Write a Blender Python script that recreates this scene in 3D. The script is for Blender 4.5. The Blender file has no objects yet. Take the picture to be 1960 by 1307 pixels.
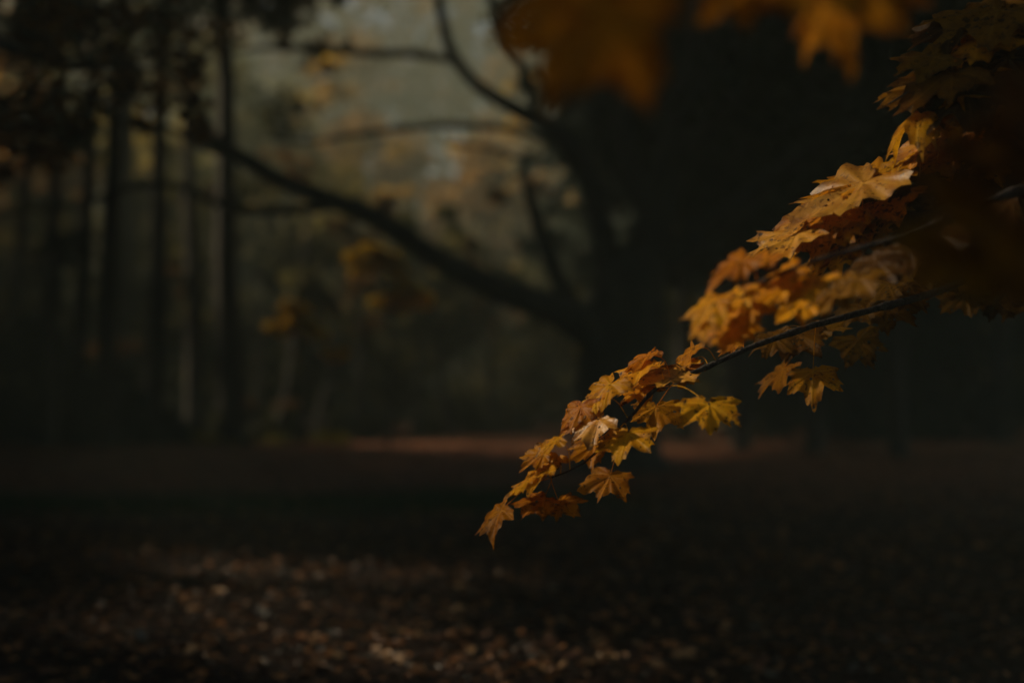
import bpy, math, random
import numpy as np
from mathutils import Vector, Matrix

random.seed(7)
rng = np.random.default_rng(7)
SC = bpy.context.scene
COL = SC.collection
R = math.radians

# ------------------------------------------------------------------ camera, sky, sun, exposure
CAM_H = 1.4
PITCH = math.atan(66.5 / 2722.2)
cam_d = bpy.data.cameras.new('camera')
cam_d.lens = 50.0
cam_d.sensor_width = 36.0
cam_d.clip_start = 0.05
cam_d.clip_end = 900.0
cam_d.dof.use_dof = True
cam_d.dof.focus_distance = 3.65
cam_d.dof.aperture_fstop = 1.05
cam = bpy.data.objects.new('camera', cam_d)
COL.objects.link(cam)
cam.location = (0, 0, CAM_H)
cam.rotation_euler = (R(90) + PITCH, 0, 0)
SC.camera = cam

SUN_EL, SUN_AZ = R(36), R(-70)           # azimuth measured from the view direction, left is negative
world = bpy.data.worlds.new('World')
SC.world = world
world.use_nodes = True
wn = world.node_tree.nodes
sky = wn.new('ShaderNodeTexSky')
sky.sky_type = 'NISHITA'
sky.sun_disc = False
sky.sun_elevation = SUN_EL
sky.sun_rotation = SUN_AZ
sky.dust_density = 4.0
sky.air_density = 1.0
world.node_tree.links.new(sky.outputs[0], wn['Background'].inputs['Color'])
wn['Background'].inputs['Strength'].default_value = 0.045

sun_d = bpy.data.lights.new('sun', 'SUN')
sun_d.energy = 5.0
sun_d.angle = R(4)
sun_d.color = (1.0, 0.79, 0.53)
sun = bpy.data.objects.new('sun', sun_d)
COL.objects.link(sun)
sdir = Vector((math.sin(SUN_AZ) * math.cos(SUN_EL), math.cos(SUN_AZ) * math.cos(SUN_EL), math.sin(SUN_EL)))
sun.rotation_euler = (-sdir).to_track_quat('-Z', 'Y').to_euler()
sun.location = (-10, 10, 40)

SC.view_settings.view_transform = 'Standard'
SC.view_settings.look = 'None'
SC.view_settings.gamma = 1.0
SC.view_settings.exposure = 0.18
SC.cycles.use_denoising = True
SC.cycles.max_bounces = 5
SC.cycles.diffuse_bounces = 2
SC.cycles.glossy_bounces = 2
SC.cycles.transmission_bounces = 3
SC.cycles.volume_bounces = 1
SC.cycles.transparent_max_bounces = 6
SC.cycles.sample_clamp_indirect = 4.0

# ------------------------------------------------------------------ helpers
def px(x, y, d):
    """A point that the photo shows at pixel x, y (1960 wide) at depth d metres."""
    u = (x - 980.0) / 2722.2
    v = (653.5 - y) / 2722.2
    c, s = math.cos(PITCH), math.sin(PITCH)
    return Vector((u * d, d * (c - v * s), CAM_H + d * (s + v * c)))

def gpx(x, y):
    """The ground point seen at pixel x, y."""
    a = px(x, y, 1.0) - Vector((0, 0, CAM_H))
    t = -CAM_H / a.z
    return Vector((a.x * t, a.y * t, 0))

def tag(o, label=None, cat=None, group=None, kind=None):
    if label: o['label'] = label
    if cat: o['category'] = cat
    if group: o['group'] = group
    if kind: o['kind'] = kind
    return o

def empty(name, loc=(0, 0, 0)):
    o = bpy.data.objects.new(name, None)
    o.empty_display_size = 0.1
    COL.objects.link(o)
    o.location = loc
    return o

def mesh_obj(name, verts, faces, mat, parent=None, smooth=True, attrs=None):
    me = bpy.data.meshes.new(name)
    v = np.asarray(verts, dtype=np.float32).reshape(-1, 3)
    if isinstance(faces, np.ndarray):
        n, k = faces.shape
        me.vertices.add(len(v)); me.vertices.foreach_set('co', v.ravel())
        me.loops.add(n * k); me.loops.foreach_set('vertex_index', faces.astype(np.int32).ravel())
        me.polygons.add(n)
        me.polygons.foreach_set('loop_start', np.arange(0, n * k, k, dtype=np.int32))
        me.polygons.foreach_set('loop_total', np.full(n, k, dtype=np.int32))
        me.update(calc_edges=True)
    else:
        me.from_pydata([tuple(map(float, p)) for p in v], [], faces)
    me.polygons.foreach_set('use_smooth', [smooth] * len(me.polygons))
    if attrs:
        for an, vals in attrs.items():
            a = me.attributes.new(an, 'FLOAT', 'POINT')
            a.data.foreach_set('value', np.asarray(vals, dtype=np.float32))
    me.materials.append(mat)
    o = bpy.data.objects.new(name, me)
    COL.objects.link(o)
    if parent is not None:
        o.parent = parent
    return o

def smooth_path(pts, n=6):
    """Catmull-Rom through points (Vector, radius)."""
    out = []
    P = [p[0] for p in pts]; Rr = [p[1] for p in pts]
    for i in range(len(P) - 1):
        p0 = P[i - 1] if i else P[0] * 2 - P[1]
        p1, p2 = P[i], P[i + 1]
        p3 = P[i + 2] if i + 2 < len(P) else P[i + 1] * 2 - P[i]
        for k in range(n):
            t = k / n
            q = 0.5 * ((2 * p1) + (p2 - p0) * t + (2 * p0 - 5 * p1 + 4 * p2 - p3) * t * t + (3 * p1 - p0 - 3 * p2 + p3) * t ** 3)
            out.append((q, Rr[i] * (1 - t) + Rr[i + 1] * t))
    out.append((P[-1], Rr[-1]))
    return out

def tube(pts, sides=8, wob=0.0):
    """Verts and quads of a tapered tube along (Vector, radius) points."""
    V, F = [], []
    n = len(pts)
    up = Vector((0.31, 0.22, 0.92)).normalized()
    for i, (p, r) in enumerate(pts):
        a = pts[max(i - 1, 0)][0]; b = pts[min(i + 1, n - 1)][0]
        t = (b - a).normalized()
        x = t.cross(up)
        if x.length < 0.05: x = t.cross(Vector((1, 0, 0)))
        x.normalize(); y = t.cross(x)
        for k in range(sides):
            an = 2 * math.pi * k / sides
            rr = r * (1 + wob * random.uniform(-1, 1))
            V.append(p + x * math.cos(an) * rr + y * math.sin(an) * rr)
    for i in range(n - 1):
        for k in range(sides):
            k2 = (k + 1) % sides
            F.append((i * sides + k, i * sides + k2, (i + 1) * sides + k2, (i + 1) * sides + k))
    V.append(pts[-1][0]); e = len(V) - 1
    for k in range(sides):
        F.append(((n - 1) * sides + k, (n - 1) * sides + (k + 1) % sides, e))
    return V, F

def join(chunks):
    V, F = [], []
    for v, f in chunks:
        o = len(V)
        V += list(v); F += [tuple(i + o for i in q) for q in f]
    return V, F

# ------------------------------------------------------------------ materials
def new_mat(name):
    m = bpy.data.materials.new(name)
    m.use_nodes = True
    nt = m.node_tree
    return m, nt, nt.nodes, nt.links, nt.nodes['Principled BSDF']

def bark_mat(name, col, col2, scale=9.0, moss=0.0):
    m, nt, N, L, b = new_mat(name)
    tc = N.new('ShaderNodeTexCoord'); mp = N.new('ShaderNodeMapping')
    mp.inputs['Scale'].default_value = (scale, scale, scale * 0.22)
    no = N.new('ShaderNodeTexNoise'); no.inputs['Scale'].default_value = 1.0; no.inputs['Detail'].default_value = 6
    rp = N.new('ShaderNodeValToRGB')
    rp.color_ramp.elements[0].position = 0.35; rp.color_ramp.elements[0].color = (*col, 1)
    rp.color_ramp.elements[1].position = 0.7; rp.color_ramp.elements[1].color = (*col2, 1)
    bu = N.new('ShaderNodeBump'); bu.inputs['Strength'].default_value = 0.8; bu.inputs['Distance'].default_value = 0.03
    L.new(tc.outputs['Object'], mp.inputs[0]); L.new(mp.outputs[0], no.inputs['Vector'])
    L.new(no.outputs['Fac'], rp.inputs[0]); L.new(rp.outputs[0], b.inputs['Base Color'])
    L.new(no.outputs['Fac'], bu.inputs['Height']); L.new(bu.outputs[0], b.inputs['Normal'])
    b.inputs['Roughness'].default_value = 0.85
    return m

def crown_mat(name, c1, c2, c3, transl=0.45):
    """Foliage of far trees: every leaf picks its own tone from the 'tone' attribute."""
    m, nt, N, L, b = new_mat(name)
    at = N.new('ShaderNodeAttribute'); at.attribute_name = 'tone'
    rp = N.new('ShaderNodeValToRGB')
    e = rp.color_ramp.elements
    e[0].position = 0.1; e[0].color = (*c1, 1)
    e[1].position = 0.95; e[1].color = (*c3, 1)
    k = e.new(0.55); k.color = (*c2, 1)
    L.new(at.outputs['Fac'], rp.inputs[0]); L.new(rp.outputs[0], b.inputs['Base Color'])
    b.inputs['Roughness'].default_value = 0.75
    b.inputs['Specular IOR Level'].default_value = 0.15
    tr = N.new('ShaderNodeBsdfTranslucent'); L.new(rp.outputs[0], tr.inputs['Color'])
    mx = N.new('ShaderNodeMixShader'); mx.inputs[0].default_value = transl
    L.new(b.outputs[0], mx.inputs[1]); L.new(tr.outputs[0], mx.inputs[2])
    L.new(mx.outputs[0], N['Material Output'].inputs['Surface'])
    return m

def maple_leaf_mat(name, gold, rust, dark, transl=0.5, gloss=0.45, spots=1.0, spec=0.08):
    """Autumn maple leaf: veins from the 'vein' attribute, brown rim from 'rim', black tar spots and holes."""
    m, nt, N, L, b = new_mat(name)
    tc = N.new('ShaderNodeTexCoord'); oi = N.new('ShaderNodeObjectInfo')
    def attr(a):
        q = N.new('ShaderNodeAttribute'); q.attribute_name = a; return q.outputs['Fac']
    def math_(op, a, c, clamp=False):
        q = N.new('ShaderNodeMath'); q.operation = op; q.use_clamp = clamp
        for i, v in enumerate((a, c)):
            if v is None: continue
            if isinstance(v, (int, float)): q.inputs[i].default_value = v
            else: L.new(v, q.inputs[i])
        return q.outputs[0]
    def mix(f, a, c):
        q = N.new('ShaderNodeMix'); q.data_type = 'RGBA'
        for i, v in ((0, f), (6, a), (7, c)):
            if isinstance(v, tuple): q.inputs[i].default_value = (*v, 1)
            elif isinstance(v, (int, float)): q.inputs[i].default_value = v
            else: L.new(v, q.inputs[i])
        return q.outputs[2]
    def ramp(v, a, c):
        q = N.new('ShaderNodeMapRange'); q.clamp = True
        q.inputs['From Min'].default_value = a; q.inputs['From Max'].default_value = c
        L.new(v, q.inputs['Value']); return q.outputs[0]
    add = N.new('ShaderNodeVectorMath'); add.operation = 'ADD'
    sc_ = N.new('ShaderNodeVectorMath'); sc_.operation = 'SCALE'; sc_.inputs['Scale'].default_value = 37.0
    cmb = N.new('ShaderNodeCombineXYZ')
    L.new(oi.outputs['Random'], cmb.inputs[0]); L.new(oi.outputs['Random'], cmb.inputs[1])
    L.new(cmb.outputs[0], sc_.inputs[0])
    L.new(tc.outputs['Object'], add.inputs[0]); L.new(sc_.outputs[0], add.inputs[1])
    n1 = N.new('ShaderNodeTexNoise'); n1.inputs['Scale'].default_value = 22; n1.inputs['Detail'].default_value = 4
    n2 = N.new('ShaderNodeTexNoise'); n2.inputs['Scale'].default_value = 95; n2.inputs['Detail'].default_value = 3
    vo = N.new('ShaderNodeTexVoronoi'); vo.inputs['Scale'].default_value = 75
    for q in (n1, n2, vo): L.new(add.outputs[0], q.inputs['Vector'])
    blotch = ramp(n1.outputs['Fac'], 0.42, 0.68)
    c = mix(blotch, gold, rust)
    c = mix(math_('MULTIPLY', oi.outputs['Random'], 0.55), c, rust)
    c = mix(math_('MULTIPLY', ramp(attr('vein'), 0.35, 1.0), 0.45), c, tuple(min(1, k * 1.5 + .02) for k in gold))
    rim = math_('MULTIPLY', ramp(attr('rim'), 0.72, 1.0), ramp(n1.outputs['Fac'], 0.40, 0.6))
    c = mix(math_('MULTIPLY', rim, 0.75), c, dark)
    sep = N.new('ShaderNodeSeparateColor'); L.new(vo.outputs['Color'], sep.inputs[0])
    thr = math_('MULTIPLY', ramp(sep.outputs[0], 0.45, 1.0), 0.62)
    sp = math_('LESS_THAN', vo.outputs['Distance'], thr)
    sp = math_('MULTIPLY', sp, ramp(n1.outputs['Fac'], 0.40, 0.50))
    rnd = math_('FRACT', math_('MULTIPLY', oi.outputs['Random'], 17.3), None)
    c = mix(math_('MULTIPLY', sp, math_('MULTIPLY', ramp(rnd, 0.15, 0.75), 0.85 * spots)), c, (0.012, 0.008, 0.005))
    n3 = N.new('ShaderNodeTexNoise'); n3.inputs['Scale'].default_value = 55; n3.inputs['Detail'].default_value = 5; n3.inputs['Distortion'].default_value = 1.2
    L.new(add.outputs[0], n3.inputs['Vector'])
    c = mix(math_('MULTIPLY', ramp(n3.outputs['Fac'], 0.56, 0.66), 0.7), c, dark)
    hs = N.new('ShaderNodeHueSaturation')
    rn2 = math_('FRACT', math_('MULTIPLY', oi.outputs['Random'], 53.7), None)
    def to(v, a, d):
        q = N.new('ShaderNodeMapRange'); q.inputs['To Min'].default_value = a; q.inputs['To Max'].default_value = d
        L.new(v, q.inputs['Value']); return q.outputs[0]
    L.new(to(rn2, .495, .506), hs.inputs['Hue']); L.new(to(rnd, .78, 1.1), hs.inputs['Value'])
    L.new(c, hs.inputs['Color']); c = hs.outputs[0]
    L.new(c, b.inputs['Base Color'])
    b.inputs['Roughness'].default_value = gloss
    b.inputs['Specular IOR Level'].default_value = spec
    h = math_('ADD', math_('MULTIPLY', attr('vein'), 0.6), math_('MULTIPLY', n2.outputs['Fac'], 0.7))
    bu = N.new('ShaderNodeBump'); bu.inputs['Strength'].default_value = 0.55; bu.inputs['Distance'].default_value = 0.0050
    L.new(h, bu.inputs['Height']); L.new(bu.outputs[0], b.inputs['Normal'])
    tr = N.new('ShaderNodeBsdfTranslucent'); L.new(c, tr.inputs['Color']); L.new(bu.outputs[0], tr.inputs['Normal'])
    mx = N.new('ShaderNodeMixShader'); mx.inputs[0].default_value = transl
    L.new(b.outputs[0], mx.inputs[1]); L.new(tr.outputs[0], mx.inputs[2])
    # worm holes
    hole = math_('MULTIPLY', math_('GREATER_THAN', sep.outputs[1], 0.80), math_('LESS_THAN', vo.outputs['Distance'], 0.30))
    hole = math_('MULTIPLY', hole, math_('GREATER_THAN', n1.outputs['Fac'], 0.47))
    ts = N.new('ShaderNodeBsdfTransparent')
    m2 = N.new('ShaderNodeMixShader'); L.new(hole, m2.inputs[0])
    L.new(mx.outputs[0], m2.inputs[1]); L.new(ts.outputs[0], m2.inputs[2])
    L.new(m2.outputs[0], N['Material Output'].inputs['Surface'])
    return m

M = {}
M['twig'] = bark_mat('dark_twig_bark', (0.010, 0.007, 0.006), (0.035, 0.022, 0.016), 60)
M['bark'] = bark_mat('old_tree_bark', (0.014, 0.015, 0.013), (0.045, 0.045, 0.036), 5)
M['bark_far'] = bark_mat('wood_edge_bark', (0.016, 0.015, 0.012), (0.05, 0.045, 0.035), 6)
M['bark_pale'] = bark_mat('pale_bark', (0.05, 0.048, 0.042), (0.14, 0.13, 0.11), 6)
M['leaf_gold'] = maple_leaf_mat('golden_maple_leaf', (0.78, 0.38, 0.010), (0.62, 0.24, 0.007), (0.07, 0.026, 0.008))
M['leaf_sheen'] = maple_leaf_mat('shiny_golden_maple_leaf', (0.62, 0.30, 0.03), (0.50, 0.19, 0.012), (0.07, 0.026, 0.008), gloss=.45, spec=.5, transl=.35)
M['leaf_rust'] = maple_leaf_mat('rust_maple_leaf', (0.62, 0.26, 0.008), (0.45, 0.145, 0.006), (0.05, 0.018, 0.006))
M['leaf_shaded_olive'] = maple_leaf_mat('shaded_olive_maple_leaf', (0.28, 0.135, 0.009), (0.19, 0.08, 0.007), (0.05, 0.022, 0.006))  # golden leaf darkened: the shade on dim leaves is put into its colour
M['leaf_shaded_brown'] = maple_leaf_mat('shaded_brown_maple_leaf', (0.11, 0.052, 0.010), (0.065, 0.026, 0.006), (0.03, 0.012, 0.005))  # base colour darkened further to stand for leaves deep in shade
M['crown_yellow'] = crown_mat('yellow_foliage', (0.42, 0.24, 0.012), (0.66, 0.42, 0.02), (0.82, 0.58, 0.03))
M['crown_rust'] = crown_mat('rust_foliage', (0.13, 0.07, 0.018), (0.25, 0.135, 0.035), (0.38, 0.22, 0.06))
M['crown_olive'] = crown_mat('olive_foliage', (0.03, 0.035, 0.012), (0.11, 0.10, 0.03), (0.26, 0.21, 0.06))
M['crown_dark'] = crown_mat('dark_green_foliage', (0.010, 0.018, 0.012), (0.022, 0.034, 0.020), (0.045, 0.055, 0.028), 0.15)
M['crown_redbrown'] = crown_mat('red_brown_foliage', (0.045, 0.018, 0.008), (0.14, 0.05, 0.014), (0.40, 0.18, 0.02), 0.35)
M['crown_amber'] = crown_mat('amber_foliage', (0.12, 0.055, 0.012), (0.25, 0.115, 0.022), (0.36, 0.18, 0.04))
M['crown_lime'] = crown_mat('yellow_green_foliage', (0.12, 0.12, 0.012), (0.24, 0.22, 0.02), (0.38, 0.32, 0.03))
M['grass'] = crown_mat('grass_blades', (0.008, 0.028, 0.008), (0.016, 0.055, 0.012), (0.03, 0.08, 0.016), 0.2)
M['litter'] = crown_mat('leaf_litter', (0.010, 0.006, 0.004), (0.045, 0.017, 0.008), (0.50, 0.235, 0.08), 0.1)
M['litter'].node_tree.nodes['Principled BSDF'].inputs['Roughness'].default_value = 0.4
M['litter'].node_tree.nodes['Principled BSDF'].inputs['Specular IOR Level'].default_value = 0.4
for e, p in zip(M['litter'].node_tree.nodes['Color Ramp'].color_ramp.elements, (0.1, 0.72, 1.0)): e.position = p

def litter_leaf_mat(name, col, rough=0.45):
    m, nt, N, L, b = new_mat(name)
    tc = N.new('ShaderNodeTexCoord'); no = N.new('ShaderNodeTexNoise'); no.inputs['Scale'].default_value = 40
    oi = N.new('ShaderNodeObjectInfo')
    rp = N.new('ShaderNodeValToRGB')
    rp.color_ramp.elements[0].position = 0.3; rp.color_ramp.elements[0].color = (*[c * 0.35 for c in col], 1)
    rp.color_ramp.elements[1].position = 0.65; rp.color_ramp.elements[1].color = (*col, 1)
    hs = N.new('ShaderNodeHueSaturation')
    mr = N.new('ShaderNodeMapRange'); mr.inputs['To Min'].default_value = 0.45; mr.inputs['To Max'].default_value = 1.25
    L.new(oi.outputs['Random'], mr.inputs['Value']); L.new(mr.outputs[0], hs.inputs['Value'])
    L.new(tc.outputs['Object'], no.inputs['Vector']); L.new(no.outputs['Fac'], rp.inputs[0])
    L.new(rp.outputs[0], hs.inputs['Color']); L.new(hs.outputs[0], b.inputs['Base Color'])
    b.inputs['Roughness'].default_value = rough
    return m
M['fall_tan'] = litter_leaf_mat('fallen_tan_leaf', (0.58, 0.33, 0.13))
M['fall_orange'] = litter_leaf_mat('fallen_orange_leaf', (0.50, 0.20, 0.045))
M['fall_brown'] = litter_leaf_mat('fallen_brown_leaf', (0.22, 0.09, 0.035))
M['fall_grey'] = litter_leaf_mat('fallen_grey_leaf', (0.20, 0.19, 0.15))

# ground: damp soil, matted litter, grass strip
def ground_mat():
    m, nt, N, L, b = new_mat('forest_clearing_ground')
    tc = N.new('ShaderNodeTexCoord')
    n1 = N.new('ShaderNodeTexNoise'); n1.inputs['Scale'].default_value = 9; n1.inputs['Detail'].default_value = 8
    n2 = N.new('ShaderNodeTexNoise'); n2.inputs['Scale'].default_value = 0.35; n2.inputs['Detail'].default_value = 4
    for q in (n1, n2): L.new(tc.outputs['Object'], q.inputs['Vector'])
    rp = N.new('ShaderNodeValToRGB'); e = rp.color_ramp.elements
    e[0].position = 0.38; e[0].color = (0.008, 0.006, 0.004, 1)
    e[1].position = 0.72; e[1].color = (0.05, 0.022, 0.011, 1)
    L.new(n1.outputs['Fac'], rp.inputs[0])
    sx = N.new('ShaderNodeSeparateXYZ'); L.new(tc.outputs['Object'], sx.inputs[0])
    def mr(src, a, c):
        q = N.new('ShaderNodeMapRange'); q.interpolation_type = 'SMOOTHSTEP'
        q.inputs['From Min'].default_value = a; q.inputs['From Max'].default_value = c
        L.new(src, q.inputs['Value']); return q.outputs[0]
    def mul(a, c):
        q = N.new('ShaderNodeMath'); q.operation = 'MULTIPLY'; L.new(a, q.inputs[0]); L.new(c, q.inputs[1]); return q.outputs[0]
    # reddish leaf drift at the far side, its colour lightened for the glow there
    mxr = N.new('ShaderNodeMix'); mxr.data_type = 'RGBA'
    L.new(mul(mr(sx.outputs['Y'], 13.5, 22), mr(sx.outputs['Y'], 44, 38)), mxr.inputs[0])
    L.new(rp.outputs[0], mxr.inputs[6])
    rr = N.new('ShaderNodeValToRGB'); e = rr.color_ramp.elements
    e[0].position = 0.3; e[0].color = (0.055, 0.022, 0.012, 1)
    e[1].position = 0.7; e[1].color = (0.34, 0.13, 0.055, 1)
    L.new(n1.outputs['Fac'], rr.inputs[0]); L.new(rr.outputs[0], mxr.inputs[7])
    # grass strip
    ad = N.new('ShaderNodeMath'); ad.operation = 'MULTIPLY_ADD'; ad.inputs[1].default_value = 4.0
    L.new(n2.outputs['Fac'], ad.inputs[0]); L.new(sx.outputs['Y'], ad.inputs[2])
    gf = mul(mul(mr(ad.outputs[0], 15.8, 16.8), mr(ad.outputs[0], 19.8, 18.8)), mr(sx.outputs['X'], 2.5, -0.5))
    mxg = N.new('ShaderNodeMix'); mxg.data_type = 'RGBA'
    L.new(gf, mxg.inputs[0]); L.new(mxr.outputs[2], mxg.inputs[6]); mxg.inputs[7].default_value = (0.010, 0.030, 0.009, 1)
    L.new(mxg.outputs[2], b.inputs['Base Color'])
    b.inputs['Roughness'].default_value = 0.8
    b.inputs['Specular IOR Level'].default_value = 0.2
    bu = N.new('ShaderNodeBump'); bu.inputs['Distance'].default_value = 0.06; bu.inputs['Strength'].default_value = 0.9
    L.new(n1.outputs['Fac'], bu.inputs['Height']); L.new(bu.outputs[0], b.inputs['Normal'])
    return m
M['ground'] = ground_mat()

# ------------------------------------------------------------------ ground
def ground_z(x, y):
    return 0.04 * np.sin(x * 0.7 + 1.3) * np.sin(y * 0.45) + 0.02 * np.sin(x * 2.1) * np.sin(y * 1.7 + 0.6)

def build_ground():
    ys = np.concatenate([np.linspace(-60, 2, 12), np.linspace(3, 50, 120), np.linspace(52, 400, 40)])
    xs = np.concatenate([np.linspace(-300, -22, 20), np.linspace(-20, 20, 110), np.linspace(22, 300, 20)])
    X, Y = np.meshgrid(xs, ys)
    Z = ground_z(X, Y) - 0.01
    V = np.stack([X, Y, Z], -1).reshape(-1, 3)
    nx, ny = len(xs), len(ys)
    i, j = np.meshgrid(np.arange(nx - 1), np.arange(ny - 1))
    a = (j * nx + i).ravel()
    F = np.stack([a, a + 1, a + nx + 1, a + nx], 1)
    g = mesh_obj('ground', V, F, M['ground'])
    tag(g, 'dark forest clearing ground covered in fallen leaves', kind='structure')
build_ground()

# ------------------------------------------------------------------ maple leaf shape
HALF = [(0, 1.00), (2.5, .93), (5.5, .83), (8, .80), (10.5, .86), (13, .78), (17, .71), (21.5, .645), (25, .635),
        (29, .68), (33, .72), (36.5, .82), (40, .80), (44, .88), (47, .98), (50, .88), (54, .79), (58, .77), (61, .85),
        (65, .72), (71, .67), (77, .61), (82, .60), (88, .64), (93, .65), (98, .70), (103, .77), (108, .68), (114, .62),
        (119, .64), (126, .50), (134, .35), (146, .27), (160, .19), (172, .10)]
VEINS = [0, 47, -47, 103, -103]

def leaf_geometry(Rm, seed, droop=0.13, fold=0.11, rings=(0.12, 0.3, 0.5, 0.68, 0.84, 1.0)):
    """A maple leaf, Rm = length of its middle lobe, junction at the origin, middle lobe along +Y, normal +Z."""
    r = random.Random(seed)
    pts = [(a, q) for a, q in HALF] + [(-a, q) for a, q in HALF[1:]]
    pts.sort()
    lob = {v: r.uniform(0.86, 1.10) for v in VEINS}
    ph = [r.uniform(0, 6.28) for _ in range(6)]
    skew = r.uniform(-4, 4)
    A, Q = [], []
    for a, q in pts:
        w = [math.exp(-((a - v) / 24.0) ** 2) for v in VEINS]
        s = sum(wi * lob[v] for wi, v in zip(w, VEINS)) / max(sum(w), 1e-6)
        A.append(math.radians(a + skew + r.uniform(-1, 1))); Q.append(q * s * r.uniform(0.95, 1.04))
    V = [(0, 0, 0)]; vein = [1.0]; rim = [0.0]
    n = len(A)
    curl = r.uniform(0.6, 1.4)
    for g in rings:
        for a, q in zip(A, Q):
            rr = q * g
            x, y = rr * math.sin(a), rr * math.cos(a)
            deg = math.degrees(a)
            near = min(abs(deg - v) for v in VEINS)
            vd = rr * math.sin(math.radians(min(near, 89)))
            z = fold * min(vd, 0.22) * 1.3
            z -= droop * curl * rr * rr * (1 + 0.35 * math.sin(3 * a + ph[0]))
            z += 0.05 * rr * math.sin(5 * a + ph[1]) + 0.035 * g * g * math.sin(13 * a + ph[2]) + 0.02 * math.sin(9 * x + ph[3]) * math.sin(8 * y + ph[4])
            V.append((x, y, z))
            vein.append(max(0.0, 1 - vd / 0.045)); rim.append(g)
    F = []
    for k in range(n - 1):
        F.append((0, 1 + k + 1, 1 + k))
    for gi in range(len(rings) - 1):
        o1 = 1 + gi * n; o2 = o1 + n
        for k in range(n - 1):
            F.append((o1 + k, o1 + k + 1, o2 + k + 1, o2 + k))
    V = [(x * Rm, y * Rm, z * Rm) for x, y, z in V]
    return V, F, vein, rim

CAMR = Matrix.Rotation(R(90) + PITCH, 3, 'X')

def leaf_matrix(theta, c, phi, flip=1):
    """theta: direction of the long axis on the picture, c: how far the leaf is turned edge on, phi: lobe direction in its plane."""
    tilt = math.acos(max(0.05, min(1, c))) * flip
    return CAMR @ Matrix.Rotation(R(theta), 3, 'Z') @ Matrix.Rotation(tilt, 3, 'X') @ Matrix.Rotation(R(phi - 90), 3, 'Z')

leaf_seed = [100]
def add_leaf(parent, jx, jy, depth, Rpx, theta, c, phi, mat, flip=-1, twig=None, droop=0.13, fold=0.11, label=None, pet=0.09, scale=1.0):
    """One maple leaf with its stalk; jx, jy is the pixel where blade and stalk meet."""
    leaf_seed[0] += 1
    Rm = Rpx * scale * depth / 2722.2
    V, F, vein, rim = leaf_geometry(Rm, leaf_seed[0], droop, fold)
    rot = leaf_matrix(theta, c, phi, flip)
    J = px(jx, jy, depth)
    # stalk, towards its twig
    back = rot @ Vector((0, -1, 0))
    tgt = None
    if twig:
        best = min(twig, key=lambda p: (p[0] - J).length)
        if (best[0] - J).length < 0.30:
            tgt = best[0]
    if tgt is None:
        tgt = J + back * pet + Vector((0, 0, 0.02))
    mid = (J + tgt) * 0.5 + back * 0.012 + Vector((0, 0, 0.012))
    inv = rot.transposed()
    pts = smooth_path([(inv @ (q - J), r_) for q, r_ in ((J, 0.0011), (mid, 0.0010), (tgt, 0.0014))], 4)
    tv, tf = tube(pts, 5)
    o = len(V)
    V += [tuple(v) for v in tv]; F += [tuple(i + o for i in f) for f in tf]
    vein += [1.0] * len(tv); rim += [0.0] * len(tv)
    ob = mesh_obj('leaf', V, F, M[mat], parent, True, {'vein': vein, 'rim': rim})
    ob.matrix_basis = Matrix.Translation(J) @ rot.to_4x4()
    if label: ob['label'] = label
    return ob

# ------------------------------------------------------------------ sun gaps in the added canopy
# unseen crowns added for shade; gaps cut in them let sun reach chosen spots
SHAFTS = [(gpx(650, 1090), .4), (gpx(330, 1080), .1), (gpx(980, 1090), .1), (gpx(260, 880), .1), (px(1080, 880, 3.45), .5), (px(1290, 740, 3.5), .5), (px(1600, 420, 3.45), .5), (px(1480, 560, 2.9), .3), (px(1120, 60, 1.5), .2),
          (gpx(820, 1240), .6), (gpx(1120, 1220), .3), (gpx(400, 1190), .3),
          (px(745, 520, 28), 1.3), (px(575, 625, 28.3), .9), (gpx(405, 850), .8), (gpx(880, 868), -.2), (gpx(760, 890), .2), (gpx(620, 846), .8)]
def in_shaft(p, extra=0.0):
    for q, r_ in SHAFTS:
        d = Vector(p) - q
        t = d.dot(sdir)
        if t > 0 and (d - sdir * t).length < r_ + extra: return True
    return False

# ------------------------------------------------------------------ the near maple tree, off to the right
maple = empty('maple_tree', (3.3, 4.8, 0))
tag(maple, 'maple tree on the right whose branches of orange spotted leaves hang into view', 'tree')
maple_inv = Matrix.Translation(-maple.location)
def mchild(name, V, F, mat, label=None, parent=None, **k):
    o = mesh_obj(name, V, F, mat, parent or maple, **k)
    if parent is None: o.location = -maple.location
    if label: o['label'] = label
    return o

trunk_pts = smooth_path([(Vector((3.3, 4.8, -0.1)), .27), (Vector((3.25, 4.8, 0.5)), .20), (Vector((3.3, 4.9, 1.6)), .18),
                         (Vector((3.45, 5.0, 3.0)), .155), (Vector((3.4, 5.1, 4.8)), .12), (Vector((3.6, 5.2, 7.0)), .07), (Vector((3.6, 5.2, 8.5)), .03)], 5)
V, F = tube(trunk_pts, 14, .03)
mchild('trunk', V, F, M['bark'])

def branch(pts, label, sides=7):
    """pts: (px, py, depth, radius) or (Vector, radius) -> (object, dense path)"""
    P = []
    for p in pts:
        P.append((p[0], p[1]) if isinstance(p[0], Vector) else (px(p[0], p[1], p[2]), p[3]))
    P = [P[0]] + [(p + Vector((random.uniform(-1, 1), random.uniform(-1, 1), random.uniform(-1, 1))) * .004, r_) for p, r_ in P[1:]]
    path = smooth_path(P, 6)
    path = [(p, r_ * (1.35 if i % 9 == 4 else 1.0)) for i, (p, r_) in enumerate(path)]
    V, F = tube(path, sides, .12)
    return mchild('branch', V, F, M['twig'], label), path

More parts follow.
